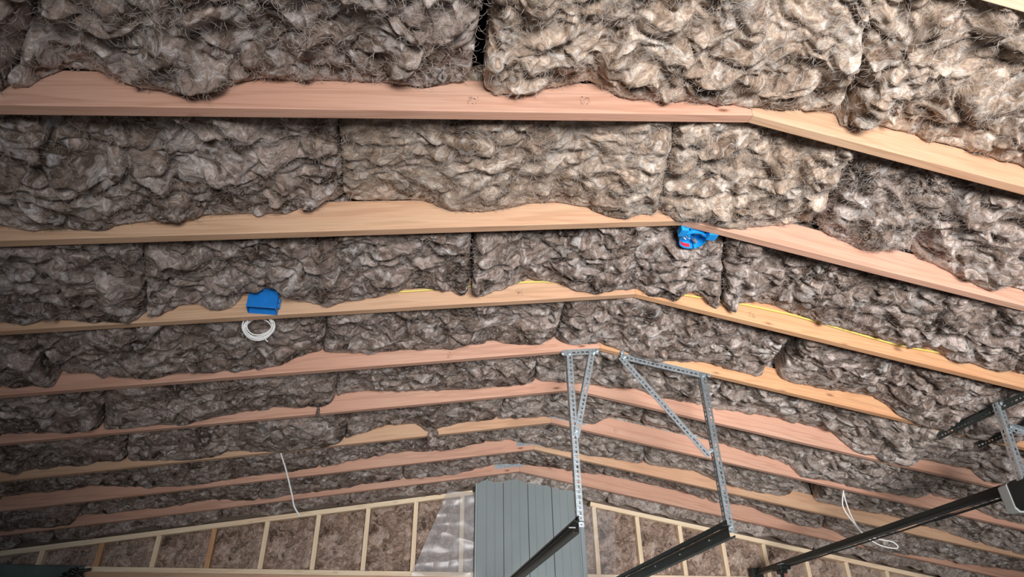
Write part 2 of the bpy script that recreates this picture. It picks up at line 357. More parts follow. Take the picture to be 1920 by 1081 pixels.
# ------------------------------------------------------------------ ceiling batts
# lower edge of the wool on each truss face: (x, height above the chord's underside)
PROF = {
1 : [(-1.11,0.02),(-1.08,0.03),(-1.03,0.09),(-0.99,0.13),(-0.95,0.124),(-0.9,0.119),(-0.83,0.084),(-0.77,0.053),(-0.68,0.04),(-0.59,0.052),(-0.53,0.071),(-0.48,0.103),(-0.39,0.111),(-0.31,0.095),(-0.24,0.104),(-0.14,0.095),(-0.04,0.082),(0.02,0.084),(0.11,0.096),(0.16,0.085),(0.2,0.062),(0.28,0.047),(0.35,0.068),(0.41,0.093),(0.46,0.082),(0.52,0.106),(0.55,0.131),(0.61,0.086),(0.7,0.049),(0.84,0.034),(0.9,0.041),(1.04,0.023),(1.18,0.019),(1.35,0.063),(1.48,0.102),(1.5,0.039),(1.59,0.06),(1.66,0.11),(1.77,0.1),(1.87,0.088),(1.98,0.108),(2.08,0.093),(2.23,0.089)] ,
2 : [(-1.36,0.058),(-1.25,0.009),(-1.19,0.018),(-1.03,0.016),(-0.95,0.032),(-0.81,0.046),(-0.65,0.081),(-0.55,0.061),(-0.46,0.068),(-0.37,0.111),(-0.26,0.126),(-0.14,0.125),(0.05,0.118),(0.18,0.068),(0.3,0.051),(0.39,0.067),(0.5,0.091),(0.62,0.094),(0.73,0.065),(0.82,0.014),(0.89,-0.005),(0.96,0.021),(1.08,0.008),(1.15,-0.02),(1.22,0.002),(1.3,0.001),(1.37,-0.0),(1.5,0.044),(1.61,0.091),(1.69,0.141),(1.78,0.137),(1.84,0.11),(1.9,0.092),(2.0,0.07),(2.08,0.094),(2.2,0.15),(2.26,0.103),(2.4,0.071),(2.51,0.032),(2.56,0.019),(2.68,0.064),(2.76,0.072)] ,
3 : [(-1.59,0.03),(-1.47,0.012),(-1.4,0.024),(-1.25,-0.005),(-1.12,-0.002),(-1.06,0.011),(-0.98,0.013),(-0.93,0.06),(-0.86,0.05),(-0.77,0.025),(-0.69,0.043),(-0.52,0.062),(-0.4,0.04),(-0.31,0.006),(-0.24,0.029),(-0.13,0.055),(0.04,0.079),(0.12,0.075),(0.22,0.062),(0.29,0.028),(0.33,0.005),(0.4,0.021),(0.5,0.075),(0.61,0.105),(0.74,0.075),(0.85,0.016),(0.96,-0.01),(1.07,0.014),(1.16,0.012),(1.24,-0.009),(1.35,0.006),(1.45,0.087),(1.53,0.038),(1.59,0.008),(1.73,0.088),(1.86,0.128),(2.0,0.095),(2.17,0.076),(2.4,0.074),(2.49,0.065),(2.63,0.045),(2.76,0.095),(2.89,0.044),(3.04,0.044),(3.23,0.067),(3.29,0.067)] ,
4 : [(-1.83,0.036),(-1.75,0.01),(-1.69,0.023),(-1.6,-0.003),(-1.58,0.076),(-1.48,0.067),(-1.38,0.038),(-1.21,0.016),(-1.07,0.026),(-0.9,0.022),(-0.73,0.02),(-0.57,0.034),(-0.45,0.088),(-0.29,0.08),(-0.12,0.056),(0.05,0.067),(0.25,0.057),(0.37,0.057),(0.5,0.086),(0.67,0.041),(0.8,0.034),(0.88,0.062),(0.98,0.019),(1.15,0.012),(1.24,0.01),(1.37,-0.024),(1.49,-0.023),(1.7,0.035),(1.83,0.051),(2.02,0.04),(2.12,0.044),(2.22,0.048),(2.36,0.053),(2.6,0.066),(2.87,0.092),(2.99,0.016),(3.1,-0.031),(3.37,-0.042),(3.58,-0.039),(3.74,0.014),(3.81,0.025)] ,
5 : [(-2.07,0.04),(-1.81,0.021),(-1.55,0.014),(-1.28,-0.0),(-1.14,-0.006),(-0.95,0.032),(-0.64,0.045),(-0.42,0.023),(-0.36,0.03),(-0.31,0.09),(-0.15,0.11),(0.08,0.08),(0.31,0.065),(0.55,0.049),(0.82,0.051),(0.91,0.073),(1.11,0.035),(1.44,0.055),(1.59,0.099),(1.73,0.061),(1.92,0.087),(2.14,0.082),(2.37,0.106),(2.57,0.124),(2.83,0.121),(2.98,0.106),(3.11,0.018),(3.29,-0.023),(3.48,-0.013),(3.56,0.06),(3.74,0.062),(3.98,0.078),(4.07,0.012),(4.27,0.023)] ,
6 : [(-2.31,0.045),(-2.21,0.011),(-2.14,0.034),(-1.99,0.033),(-1.79,0.043),(-1.55,0.027),(-1.33,0.001),(-1.11,-0.004),(-1.02,0.028),(-0.72,-0.021),(-0.45,-0.027),(-0.31,-0.006),(-0.25,0.043),(-0.04,0.097),(0.18,0.081),(0.26,0.017),(0.37,0.033),(0.52,0.056),(0.83,0.051),(1.07,0.037),(1.27,0.031),(1.47,0.049),(1.64,0.147),(1.85,0.145),(2.1,0.139),(2.27,0.157),(2.67,0.095),(2.84,0.1),(2.96,0.077),(3.07,0.003),(3.33,0.014),(3.58,0.008),(3.76,0.025),(4.02,0.041),(4.11,0.095),(4.35,0.097),(4.59,0.034),(4.89,0.02)] ,
7 : [(-2.56,0.083),(-2.28,0.083),(-2.02,0.098),(-1.74,0.04),(-1.43,0.012),(-1.22,0.013),(-1.08,0.026),(-0.79,0.029),(-0.49,0.033),(-0.18,0.07),(0.13,0.091),(0.47,0.053),(0.68,0.085),(0.94,0.086),(1.16,0.03),(1.33,0.023),(1.6,0.039),(1.87,0.054),(2.15,0.07),(2.52,0.106),(2.74,0.051),(2.96,0.038),(3.2,0.053),(3.44,0.082),(3.72,0.074),(3.91,0.078),(4.2,0.095),(4.73,0.063),(4.97,0.032),(5.42,0.017)] ,
8 : [(-2.78,0.021),(-2.32,0.001),(-2.23,0.068),(-1.96,0.051),(-1.64,0.05),(-1.34,0.064),(-1.0,0.015),(-0.69,0.027),(-0.37,0.022),(-0.18,0.042),(0.08,0.041),(0.58,0.025),(0.95,0.074),(1.24,0.055),(1.58,0.097),(1.78,0.101),(2.18,0.149),(2.28,0.136),(2.68,0.124),(2.97,0.091),(3.29,0.132),(3.58,0.074),(3.78,0.053),(4.09,0.079),(4.28,0.013),(4.47,-0.037),(4.96,0.021),(5.5,0.047)] ,
}
def prof(k, x):
    if k == 9: return -.045 + .012*np.sin(x*9.1) + .010*np.sin(x*23)
    if k not in PROF: return .055 + .03*np.sin(x*3.1+k) + .02*np.sin(x*7.3+2*k)
    a = np.array(PROF[k]); xx = x; h = np.interp(xx, a[:, 0], a[:, 1])
    out = np.where((xx < a[0, 0]) | (xx > a[-1, 0]), .05+.03*np.sin(xx*3.1+k), h); return out
def batt(k, n, f, seed, mat, label, amp=1.0, res=.007, bulge=.02, flat=0, wisps=1500):
    """batt in bay k (between truss k and k+1); n, f = x of its two ends at the near and far truss"""
    y0 = Y(k)+.003; y1 = Y(k+1)-TK-.003
    if k == 8: y1 = YW-.012
    if k == -1: y0 = Y(-1)+.003
    L = abs(f[1]-f[0]); nu = int(L/res); nv = max(6, int((y1-y0)/res))
    pad = 5
    U, Vv = np.meshgrid(np.linspace(0, 1, nu), np.linspace(0, 1, nv), indexing='ij')
    x = (n[0]*(1-Vv)+f[0]*Vv)*(1-U) + (n[1]*(1-Vv)+f[1]*Vv)*U; y = y0+(y1-y0)*Vv
    hn = .045+.5*(prof(k, x)-.06); hf = prof(k+1, x)
    s = Vv*Vv*(3-2*Vv); h = hn*(1-s)+hf*s - bulge*np.sin(np.pi*Vv)*(1-flat)
    z = zc(x)+h
    P = np.stack([x, y, z], -1).reshape(-1, 3)
    hd, sd = wool_field(P, seed, amp, res > .0075)
    ev = np.minimum(Vv, 1-Vv).ravel()*(y1-y0); ev2 = (1-Vv).ravel()*(y1-y0)
    damp = np.clip(ev2/(.05 if k < 3 else .12), .3, 1)
    P[:, 2] -= hd*damp - .008
    if k == 3:   # pressed up by the two support angles of the opener
        for xa, xb in ((3.27, 3.345), (3.525, 3.60)):
            lim3 = zc(P[:, 0])+.012; inn = (P[:, 0] > xa) & (P[:, 0] < xb); P[:, 2] = np.where(inn, np.maximum(P[:, 2], lim3), P[:, 2])
    if k == 2:   # pushed up around the two blue boxes
        P[:, 2] += .065*np.exp(-((P[:, 0]+.612)/.105)**4)*np.clip((P[:, 1]-(y1-.17))/.08, 0, 1)
        P[:, 2] += .06*np.exp(-((P[:, 0]-1.25)/.11)**6)*np.clip(((y0+.16)-P[:, 1])/.03, 0, 1)
    de = np.minimum(U, 1-U).ravel()*L; de = np.clip(de + .012*perlin(P/.05, seed+5), 0, 1); R = .045
    P[:, 2] += np.where(de < R, R-np.sqrt(np.maximum(0, R*R-(R-np.minimum(de, R))**2)), 0)*.9
    dr = np.minimum(Vv, 1-Vv).ravel()*(y1-y0); P[:, 2] += np.where(dr < .02, .012*(1-dr/.02)**2, 0)
    P[:, 0] += sd[:, 0]*np.clip(de/.03, .25, 1); lim = np.clip(ev/.03, 0, 1); P[:, 1] += sd[:, 1]*lim
    P[:, 1] = np.clip(P[:, 1], y0, y1)
    G = P.reshape(nu, nv, 3)
    # ends and sides rise to the flat hidden top
    def up(row, t):
        r = row.copy(); top = zc(row[..., 0])+.26; r[..., 2] = row[..., 2]*(1-t)+top*t; return r
    rows = [up(G[0], t) for t in (1, .6, .3, .12)] + [G[i] for i in range(nu)] + [up(G[-1], t) for t in (.12, .3, .6, 1)]
    G = np.stack(rows, 0)
    wob = perlin(G.reshape(-1, 3)/.04, seed+90).reshape(G.shape[:2])*.008
    G[:4, :, 0] -= np.abs(wob[:4]); G[-4:, :, 0] += np.abs(wob[-4:])
    G = np.concatenate([up(G[:, :1], 1), G, up(G[:, -1:], 1)], 1)
    F = gridfaces(*G.shape[:2]); V = G.reshape(-1, 3)
    a, b = G.shape[:2]; cap = np.array([[0, b-1, (a-1)*b+b-1, (a-1)*b]])
    nf = len(F)+1; F = np.concatenate([F, cap]); nV = len(V)
    if wisps:
        Vs = P; tmpV, tmpF = add_wisps(Vs, np.zeros((0, 4), int), wisps, seed)
        wv = tmpV[len(Vs):]; wv[:, 1] = np.clip(wv[:, 1], y0-.001, y1+.001); F = np.concatenate([F, tmpF-len(Vs)+nV]); V = np.concatenate([V, wv])
    mi = np.zeros(len(F), int); mi[nf:] = 1
    c = V[:nV].mean(0); me = npmesh('insulation_batt', V-c, F, mi)
    o = link('insulation_batt', me, [mat, FIBRE]); o.location = c
    return tag(o, label, 'insulation', 'wool batts laid between the roof trusses')
# x of the joints between batts in each bay: (at the near truss, at the far truss)
J = {-1: [(-1.6,-1.6), (-.3,-.3), (.95,.95), (2.15, 2.15)],
  0: [(-2.0,-2.3), (-.79,-1.10), (.16,.18), (1.26,1.54), (2.7,2.9)],
  1: [(-2.75,-2.75), (-1.5,-1.5), (-.25,-.25), (.90,1.05), (1.62,1.79), (2.00,2.24), (3.4,3.4)],
  2: [(-2.3,-2.3), (-.94,-1.05), (.26,.32), (1.38,1.62), (2.5,2.62), (3.9,3.9)],
  3: [(-2.75,-2.8), (-1.52,-1.59), (-.32,-.39), (.82,.89), (2.08,2.21), (3.35,3.4), (4.5,4.5)],
  4: [(-2.7,-2.8), (-1.40,-1.58), (-.30,-.34), (.80,.91), (2.0,2.05), (3.2,3.25), (4.5,4.5)],
  5: [(-2.7,-2.8), (-1.46,-1.62), (-.24,-.30), (.75,.75), (1.68,1.86), (3.0,3.0), (3.84,4.16), (5.3,5.3)],
  6: [(-3.0,-3.0), (-1.7,-1.7), (-.38,-.49), (.75,.75), (1.90,2.09), (3.25,3.46), (4.70,5.04), (6.15,6.15)],
  7: [(-3.3,-3.5), (-1.99,-2.29), (-.9,-1.0), (.12,.15), (1.76,1.94), (2.8,2.9), (3.69,4.01), (5.2,5.2), (6.15,6.15)],
  8: [(-3.7,-3.7), (-2.44,-2.50), (-1.3,-1.3), (-.28,-.29), (.9,.9), (2.08,2.02), (3.1,3.1), (3.99,4.02), (5.1,5.1), (6.15,6.15)]}
AMP = {(1, 2): .55}; SHIFT = {}
FARGAP = {(0, 2): .05, (3, 4): .10}
GAP = {(3, 4): .07, (6, 5): .22, (0, 2): .012, (2, 2): .02, (1, 4): .02, (2, 3): .012, (3, 3): .014, (8, 5): .03}
MATS = {(1, 2): 'warm', (0, 2): 'warm', (0, 3): 'warm', (1, 3): 'warm', (0, 1): 'brown', (1, 1): 'brown'}
ORD = ['first', 'second', 'third', 'fourth', 'fifth', 'sixth', 'seventh', 'eighth', 'ninth', 'tenth']
BAY = {-1: 'row above the view', 0: 'row in front of nearest chord', 1: 'row just behind nearest chord',
       2: 'row in front of yellow cable', 3: 'row in front of hanger chord',
       4: 'row just behind hanger chord', 5: 'row in front of white cables', 6: 'row just behind white cables',
       7: 'row in front of farthest chord', 8: 'row touching the gable wall'}
ADJ = {'brown': 'brown lumpy', 'warm': 'tan', 'dark': 'dark brown', 'grey': 'greyish matted'}
for k in range(-1, 5):                     # the rows run on beyond both ends of the view
    lo, hi = J[k][0][0], J[k][-1][0]
    while hi < 6.15: hi = min(hi+1.25, 6.16); J[k].append((hi, hi))
    while lo > -3.85: lo = max(lo-1.25, -3.86); J[k].insert(0, (lo, lo)); GAP = {((a, c+1) if a == k else (a, c)): v for (a, c), v in GAP.items()}; MATS = {((a, c+1) if a == k else (a, c)): v for (a, c), v in MATS.items()}; FARGAP = {((a, c+1) if a == k else (a, c)): v for (a, c), v in FARGAP.items()}; AMP = {((a, c+1) if a == k else (a, c)): v for (a, c), v in AMP.items()}; SHIFT[k] = SHIFT.get(k, 0)+1
rs = random.Random(3)
for k, js in J.items():
    for i in range(len(js)-1):
        g0 = GAP.get((k, i), .003)/2; g1 = GAP.get((k, i+1), .003)/2
        f0 = FARGAP.get((k, i), 2*g0)/2; f1 = FARGAP.get((k, i+1), 2*g1)/2
        n = (js[i][0]+g0, js[i+1][0]-g1); f = (js[i][1]+f0, js[i+1][1]-f1)
        xm = (f[0]+f[1])/2
        mk = MATS.get((k, i), 'brown' if k < 2 else ('dark' if k < 4 or xm < 1 else 'grey') if k < 6 else ('grey' if xm > 1.1 else 'dark'))
        res = .0055 if k < 3 else .007 if k < 5 else .009
        amp = {-1: 1.1, 0: 1.1, 1: 1.05, 2: .95, 3: .9, 4: .85, 5: .8, 6: .75, 7: .7, 8: .7}[k]
        amp = AMP.get((k, i), amp); out = i not in [q for q in range(len(js)-1) if js[q+1][1] > -1.25-.26*k and js[q][1] < 2.5+.54*k]
        if out: res = .012
        vl, vr = -1.05-.24*k, 2.25+.53*k; vis = [q for q in range(len(js)-1) if js[q+1][1] > vl and js[q][1] < vr]
        if i in vis: lab = '%s wool batt, %s from left in %s' % (ADJ[mk], ORD[vis.index(i)], BAY[k])
        else: lab = '%s wool batt beyond %s end, %s in %s' % (ADJ[mk], 'left' if i < vis[0] else 'right', ORD[vis[0]-i-1 if i < vis[0] else i-vis[-1]-1], BAY[k])
        batt(k, n, f, 100+k*13+i-SHIFT.get(k, 0), WOOLS[mk], lab, amp, res, .015 if k < 3 else .004, 0, {-1: 300, 0: 6000, 1: 5200, 2: 4000, 3: 2500, 4: 2000}.get(k, 1000) if not out else 100)
# ------------------------------------------------------------------ gable wall
gx = [.690-.406*i for i in range(0, 10)][::-1] + [1.905+.406*i for i in range(0, 9)]
def ztop(x): return float(zc(x))-.048      # underside line of the sloping top plate's face, upper edge
def along(name, a, b, w, mat, parent=None, d=.089):
    """board on edge of the gable wall from a=(x,z) to b (its lower edge), local x is the grain"""
    L = math.hypot(b[0]-a[0], b[1]-a[1]); an = math.atan2(b[1]-a[1], b[0]-a[0])
    m = MB().box((0, 0, 0), (L, d, w)); me = bpy.data.meshes.new(name); me.from_pydata(m.v, [], m.f)
    o = link(name, me, mat, None); o.location = (a[0], YW, a[1]); o.rotation_euler = (0, -an, 0)
    bv = o.modifiers.new('bevel', 'BEVEL'); bv.width = .002; bv.segments = 2
    return o
zp = 2.545
for j, x in enumerate(gx):
    zt_ = ztop(x)-.041-(.0 if x < XR else .004)
    if zt_-zp < .02 or x > 6.1: continue
    side = 'left' if x < XR else 'right'
    nn = (gx[:10][::-1].index(x)+1) if x < XR else gx[10:].index(x)+1
    o = along('wall_stud', (x+.019, zp+.001), (x+.019, zt_), .038, WOOD['orange' if j in (2, 4) else 'pale'])
    tag(o, 'pale upright stud in the gable wall, %s to the %s of the grey metal panel' % (ORD[nn-1], side), 'wall stud', 'studs of the gable wall')
o = along('top_plate', (-3.45, ztop(-3.45)-.04), (.785, ztop(.785)-.04), .04, WOOD['pale']); tag(o, 'pale sloping top plate of the gable wall left of the metal panel', 'timber')
o = along('top_plate', (1.87, ztop(1.87)-.043), (6.1, ztop(6.1)-.043), .04, WOOD['pale']); tag(o, 'bright pale sloping top plate of the gable wall right of the metal panel', 'timber')
o = along('sill_plate', (XL+.01, zp-.038), (XE-.01, zp-.038), .038, WOOD['pale']); tag(o, 'long level plate carrying the gable wall studs at the bottom edge', 'timber')
o = along('header_beam', (XL+.01, zp-.038-.105), (XE-.01, zp-.038-.105), .104, WOOD['tan'], d=.11); tag(o, 'tan header beam under the level plate at the bottom of the view', 'timber')
# wool between the studs
def wall_batt(x0, x1, seed, label):
    res = .009; nu = int((x1-x0)/res); z0 = zp+.002; nv = int((max(ztop(x0), ztop(x1))-.04-z0)/res)
    if nv < 4: return
    U, Vv = np.meshgrid(np.linspace(0, 1, nu), np.linspace(0, 1, nv), indexing='ij')
    x = x0+(x1-x0)*U; zt2 = zc(x)-.048-.046; z = z0+(zt2-z0)*Vv; y = np.full_like(x, YW+.024)
    P = np.stack([x, y, z], -1).reshape(-1, 3); hd, sd = wool_field(P, seed, .85, True)
    e = (np.minimum(U, 1-U)*(x1-x0)).ravel(); e2 = (np.minimum(Vv, 1-Vv)*(zt2-z0)).ravel()
    P[:, 1] -= hd*np.clip(e/.03, .3, 1); P[:, 1] += .022*np.exp(-e/.012)+.012*np.exp(-e2/.015)
    li = np.clip(e/.03, 0, 1)*np.clip(e2/.03, 0, 1); P[:, 0] += sd[:, 0]*li; P[:, 2] += sd[:, 2]*li
    P[:, 1] = np.maximum(P[:, 1], YW-.020)
    G = P.reshape(nu, nv, 3); B = G.copy(); B[..., 1] = YW+.10
    G = np.concatenate([B[:1], G, B[-1:]], 0); e0 = G[:, :1].copy(); e0[..., 1] = YW+.10; e1 = G[:, -1:].copy(); e1[..., 1] = YW+.10
    G = np.concatenate([e0, G, e1], 1); F = gridfaces(*G.shape[:2]); a, b = G.shape[:2]
    F = np.concatenate([F, [[0, b-1, a*b-1, (a-1)*b]]]); V = G.reshape(-1, 3); nf = len(F); nV = len(V)
    tv, tf = add_wisps(P, np.zeros((0, 4), int), 350, seed, .045, .0008, (0, -1, 0)); F = np.concatenate([F, tf-len(P)+nV]); V = np.concatenate([V, tv[len(P):]])
    mi = np.zeros(len(F), int); mi[nf:] = 1; c = V[:nV].mean(0)
    o = link('wall_batt', npmesh('wall_batt', V-c, F, mi), [WOOLS['wall'], FIBRE]); o.location = c
    tag(o, label, 'insulation', 'wool batts between the gable wall studs')
lx = gx[:10][::-1]; rx = gx[10:]
for i in range(len(lx)-1): wall_batt(lx[i+1]+.021, lx[i]-.021, 300+i, 'reddish brown wool bay left of the %s gable stud left of metal panel' % ORD[i])
for i in range(len(rx)-1): wall_batt(rx[i]+.021, rx[i+1]-.021, 320+i, 'reddish brown wool bay right of the %s gable stud right of metal panel' % ORD[i])
wall_batt(.711, .80, 340, 'narrow strip of wool squeezed behind plastic at the left edge of the metal panel')
wall_batt(1.77, 1.884, 341, 'narrow strip of wool squeezed behind plastic at the right edge of the metal panel')
# ribbed metal panel
SID = plain('grey_green_siding', (.22, .255, .26), .45, .1, .05, 3)
SIDL = plain('siding_trim', (.28, .33, .35), .4, .1)
pn = empty('metal_panel', (1.28, 5.93, 2.42), 'grey ribbed metal siding panel standing upright in the middle of the gable wall', 'metal panel')
x0, x1 = .815, 1.735; pr = []
pr.append((x0, 0))
majors = [1.045, 1.269, 1.490]
minor = []
edges = [x0+.01]+majors+[1.715]
for a, b in zip(edges[:-1], edges[1:]): minor += [a+(b-a)*.33, a+(b-a)*.66]
feat = sorted([(m, 1) for m in majors]+[(m, 0) for m in minor])
for m, big in feat:
    if big: pr += [(m-.007, 0), (m-.006, .026), (m+.006, .026), (m+.007, 0)]
    else: pr += [(m-.004, 0), (m-.002, -.002), (m+.002, -.002), (m+.004, 0)]
pr.append((x1, 0))
bm_ = MB(); n = len(pr)
def ptop(x): return float(zc(x))+.03
bm_.v = [(x, 5.93+d, 2.38) for x, d in pr]+[(x, 5.93+d, ptop(x)) for x, d in pr]
bm_.f = [(i, i+1, n+i+1, n+i) for i in range(n-1)]
bm_.build('ribbed_sheet', SID, pn, solid=.0015)
MB().box((.795, 5.915, 2.38), (.812, 5.955, ptop(.8))).build('edge_trim', SIDL, pn, bevel=.002)
tr = MB().box((1.738, 5.915, 2.38), (1.775, 5.955, ptop(1.78)-.02)); tr.box((1.725, 5.922, 2.38), (1.7375, 5.95, ptop(1.73)-.02)); tr.build('edge_trim', SIDL, pn, bevel=.003)
# clear plastic sheets
def film(name, corners, seed, label, wr=.006, alpha=.28):
    nu, nv = 70, 70; (a, b, c, d) = [np.array(p, float) for p in corners]   # bl, br, tr, tl
    U, Vv = np.meshgrid(np.linspace(0, 1, nu), np.linspace(0, 1, nv), indexing='ij')
    P = (a*(1-U[..., None])+b*U[..., None])*(1-Vv[..., None]) + (d*(1-U[..., None])+c*U[..., None])*Vv[..., None]
    P = P.reshape(-1, 3); Q = P*np.array([1/.45, 1, 1/.13]); 
    P[:, 1] += wr*np.abs(perlin(Q, seed))*2.2 - wr + wr*1.6*np.abs(perlin(P/.2, seed+4)) ; P[:, 1] = np.minimum(P[:, 1], 5.982)
    m, t, bb = nodes(name+'_film'); bb.inputs['Base Color'].default_value = (.55, .56, .58, 1); bb.inputs['Roughness'].default_value = .30
    bb.inputs['Alpha'].default_value = alpha; bb.inputs['Specular IOR Level'].default_value = .9
    return tag(link(name, npmesh(name, P, gridfaces(nu, nv)), m), label, 'plastic sheet')
film('plastic_sheet', [(.27, 5.945, 2.50), (.79, 5.945, 2.50), (.79, 5.945, 3.20), (.55, 5.945, 3.20)], 3, 'loose translucent plastic sheet hanging over studs left of the metal panel', .010, .34)
film('plastic_sheet', [(.60, 5.97, 2.52), (.79, 5.97, 2.52), (.79, 5.97, 3.17), (.66, 5.97, 3.16)], 9, 'creased clear plastic strip tight against the left side of the metal panel', .006, .12)
film('plastic_sheet', [(1.78, 5.95, 2.44), (2.04, 5.95, 2.44), (2.08, 5.95, 3.06), (1.78, 5.95, 3.12)], 5, 'creased clear plastic sheet stapled over the stud right of the metal panel', .010, .17)
# dark green sheeting at the lower left corner
nu, nv = 60, 24; U, Vv = np.meshgrid(np.linspace(0, 1, nu), np.linspace(0, 1, nv), indexing='ij')
P = np.stack([-3.2+1.0*U, np.full_like(U, 5.93), 2.38+(.165-.01*U)*Vv], -1).reshape(-1, 3)
P[:, 1] += .02*perlin(P/np.array([.2, 1, .35]), 8); P[:, 1] = np.minimum(P[:, 1], 5.975)
o = link('green_tarp', npmesh('green_tarp', P, gridfaces(nu, nv)), plain('green_tarp_cloth', (.085, .12, .11), .55, 0, .2, 9)); so = o.modifiers.new('s', 'SOLIDIFY'); so.thickness = .003
tag(o, 'dark green tarp draped over the header at the lower left corner', 'tarp')
q = MB()
rr = random.Random(4)
for i in range(16):
    c = Vector((-2.235+rr.uniform(-.05, .05), 5.90+rr.uniform(-.02, .02), 2.475+rr.uniform(-.03, .03)))
    q.tube(spline([c, c+Vector((rr.uniform(-.04, .04), -.02, rr.uniform(-.03, .03))), c+Vector((rr.uniform(-.05, .05), 0, rr.uniform(-.04, .02)))], 5), .012, 7)
o = q.build('plastic_bundle', plain('black_plastic', (.012, .016, .014), .5), smooth=True); tag(o, 'small crumpled black plastic bundle beside the green tarp', 'bundle')
# ------------------------------------------------------------------ perforated angle iron
def perf(name, p, q, A, B, mat, parent, w=.035, pitch=.026, th=.0022, phase=0):
    p = Vector(p); q = Vector(q); d = (q-p); L = d.length; d.normalize()
    A = Vector(A); A = (A-d*A.dot(d)).normalized(); B = Vector(B); B = (B-d*B.dot(d)).normalized()
    m = MB(); n = max(1, round(L/pitch)); pt = L/n
    for side, D in ((0, A), (1, B)):
        for i in range(n):
            s0, s1 = i*pt, (i+1)*pt; long_ = (i+side+phase) % 3
            hl = .0085 if long_ else .0045; hw = .0042 if long_ != 1 else .0052
            c = (s0+s1)/2; m0 = len(m.v)
            for s, t in ((s0, 0), (s1, 0), (s1, w), (s0, w), (c-hl, w*.56-hw), (c+hl, w*.56-hw), (c+hl, w*.56+hw), (c-hl, w*.56+hw)):
                m.v.append(tuple(p+d*s+D*t))
            for f_ in ((0,1,5,4), (1,2,6,5), (2,3,7,6), (3,0,4,7)): m.f.append(tuple(m0+j for j in f_))
    me = bpy.data.meshes.new(name); me.from_pydata(m.v, [], m.f)
    bm = bmesh.new(); bm.from_mesh(me); bmesh.ops.remove_doubles(bm, verts=bm.verts, dist=.0003); bm.to_mesh(me); bm.free()
    o = link(name, me, mat, parent); s = o.modifiers.new('s', 'SOLIDIFY'); s.thickness = th; s.offset = 1
    return o
def bolt(c, parent, ax=(0, -1, 0), r=.010):
    c = Vector(c); ax = Vector(ax); m = MB(); m.cyl(c, c+ax*.004, r*1.25, 14); m.cyl(c+ax*.004, c+ax*.012, r*.8, 6); return m.build('bolt', GALV, parent)
YH = Y(4)-TK                                  # front face of the hanger truss
yh = YH-.004
h = empty('track_hanger', (.98, yh, 2.33), 'light galvanised perforated V-shaped steel hanger above the left door track', 'steel hanger', 'door track hangers')
zt1 = float(zc(.95))-.002; zt2 = float(zc(1.14))-.002
m_top_rail = perf('top_rail', (.93, yh+.002, zt1+.004), (1.145, yh+.002, zt2+.002), (0, 0, -1), (0, 1, 0), GALV, h, w=.036)
m_hanger_post = perf('hanger_post', (.955, yh-.004, 3.300), (.955, yh-.004, 2.335), (1, 0, 0), (0, 1, 0), GALV, h, w=.034)
m_diagonal_brace = perf('diagonal_brace', (1.095, yh-.009, 3.325), (.962, yh-.009, 2.80), (1, 0, 0), (0, 1, 0), GALV, h, w=.034, phase=1)
for c in ((.972, yh-.012, 3.285), (1.118, yh-.014, 3.305), (.980, yh-.014, 2.83), (.972, yh-.010, 2.36), (.935, yh-.004, 3.288), (1.14, yh-.004, 3.32)): bolt(c, m_diagonal_brace if c[0] in (1.118, .980) else m_top_rail if c[0] in (.935, 1.14) else m_hanger_post)
h = empty('track_hanger', (1.75, yh, 2.33), 'dark-reflecting galvanised perforated steel hanger with a long slanting brace above the right door track', 'steel hanger', 'door track hangers')
m_top_rail = perf('top_rail', (1.285, yh+.002, float(zc(1.285))-.001), (1.80, yh+.002, float(zc(1.80))-.001), (0, 0, -1), (0, 1, 0), GALV, h, w=.040)
m_hanger_post = perf('hanger_post', (1.755, yh-.004, 3.225), (1.755, yh-.004, 2.335), (1, 0, 0), (0, 1, 0), GALV2, h, w=.036)
m_diagonal_brace = perf('diagonal_brace', (1.29, yh-.009, 3.300), (1.735, yh-.009, 2.735), (-.6, 0, -.5), (0, 1, 0), GALV, h, w=.036, phase=2)
for c in ((1.302, yh-.012, 3.292), (1.773, yh-.010, 3.205), (1.735, yh-.014, 2.755), (1.773, yh-.01, 2.36), (1.81, yh-.004, 3.21), (1.29, yh-.004, 3.32)): bolt(c, m_diagonal_brace if c[0] in (1.302, 1.735) else m_top_rail if c[0] in (1.81, 1.29) else m_hanger_post)
# ------------------------------------------------------------------ garage door tracks
def track(x, s, ye, label):
    t = empty('door_track', (x, ye, 2.30), label, 'door track', 'garage door tracks')
    H = .058; W_ = .032; th = .0025
    out = [(0, 0), (W_, 0), (W_, .010), (W_-th, .010), (W_-th, th), (th, th), (th, H*.55), (th, H-.012), (W_*.35, H-th), (W_*.7, H-th), (W_*.7, H), (W_*.3, H), (0, H-.012)]
    pts = [(x+s*a, 0, 2.30+b) for a, b in out]
    m = MB().sweep(pts, [(0, ye, 0), (0, 5.9, 0)])
    m.f.append(tuple(reversed(range(len(pts))))); m.f.append(tuple(len(pts)+i for i in range(len(pts))))
    chn = m.build('track_channel', RAILM, t)
    a = MB().box((x-s*.0, ye+.0, 2.355), (x-s*.030, 5.9, 2.358)); a.box((x-s*.0, ye, 2.355), (x-s*.0028, 5.9, 2.385)); a.build('stiffening_angle', RAILM, t)
    for y in (3.5, 3.9, 4.3, 4.8, 5.3): MB().cyl((x-.001*s, y, 2.33), (x-.005*s, y, 2.33), .005, 10).build('rivet', GALV, chn)
    r = MB().cyl((x+s*.016, ye+.010, 2.328), (x+s*.05, ye+.010, 2.328), .004, 10); r.build('end_stop', GALV, t)
track(.955, -1, 3.27, 'dark steel garage door track running down from the left perforated hanger')
track(1.745, 1, 3.27, 'dark steel garage door track running down from the right perforated hanger')
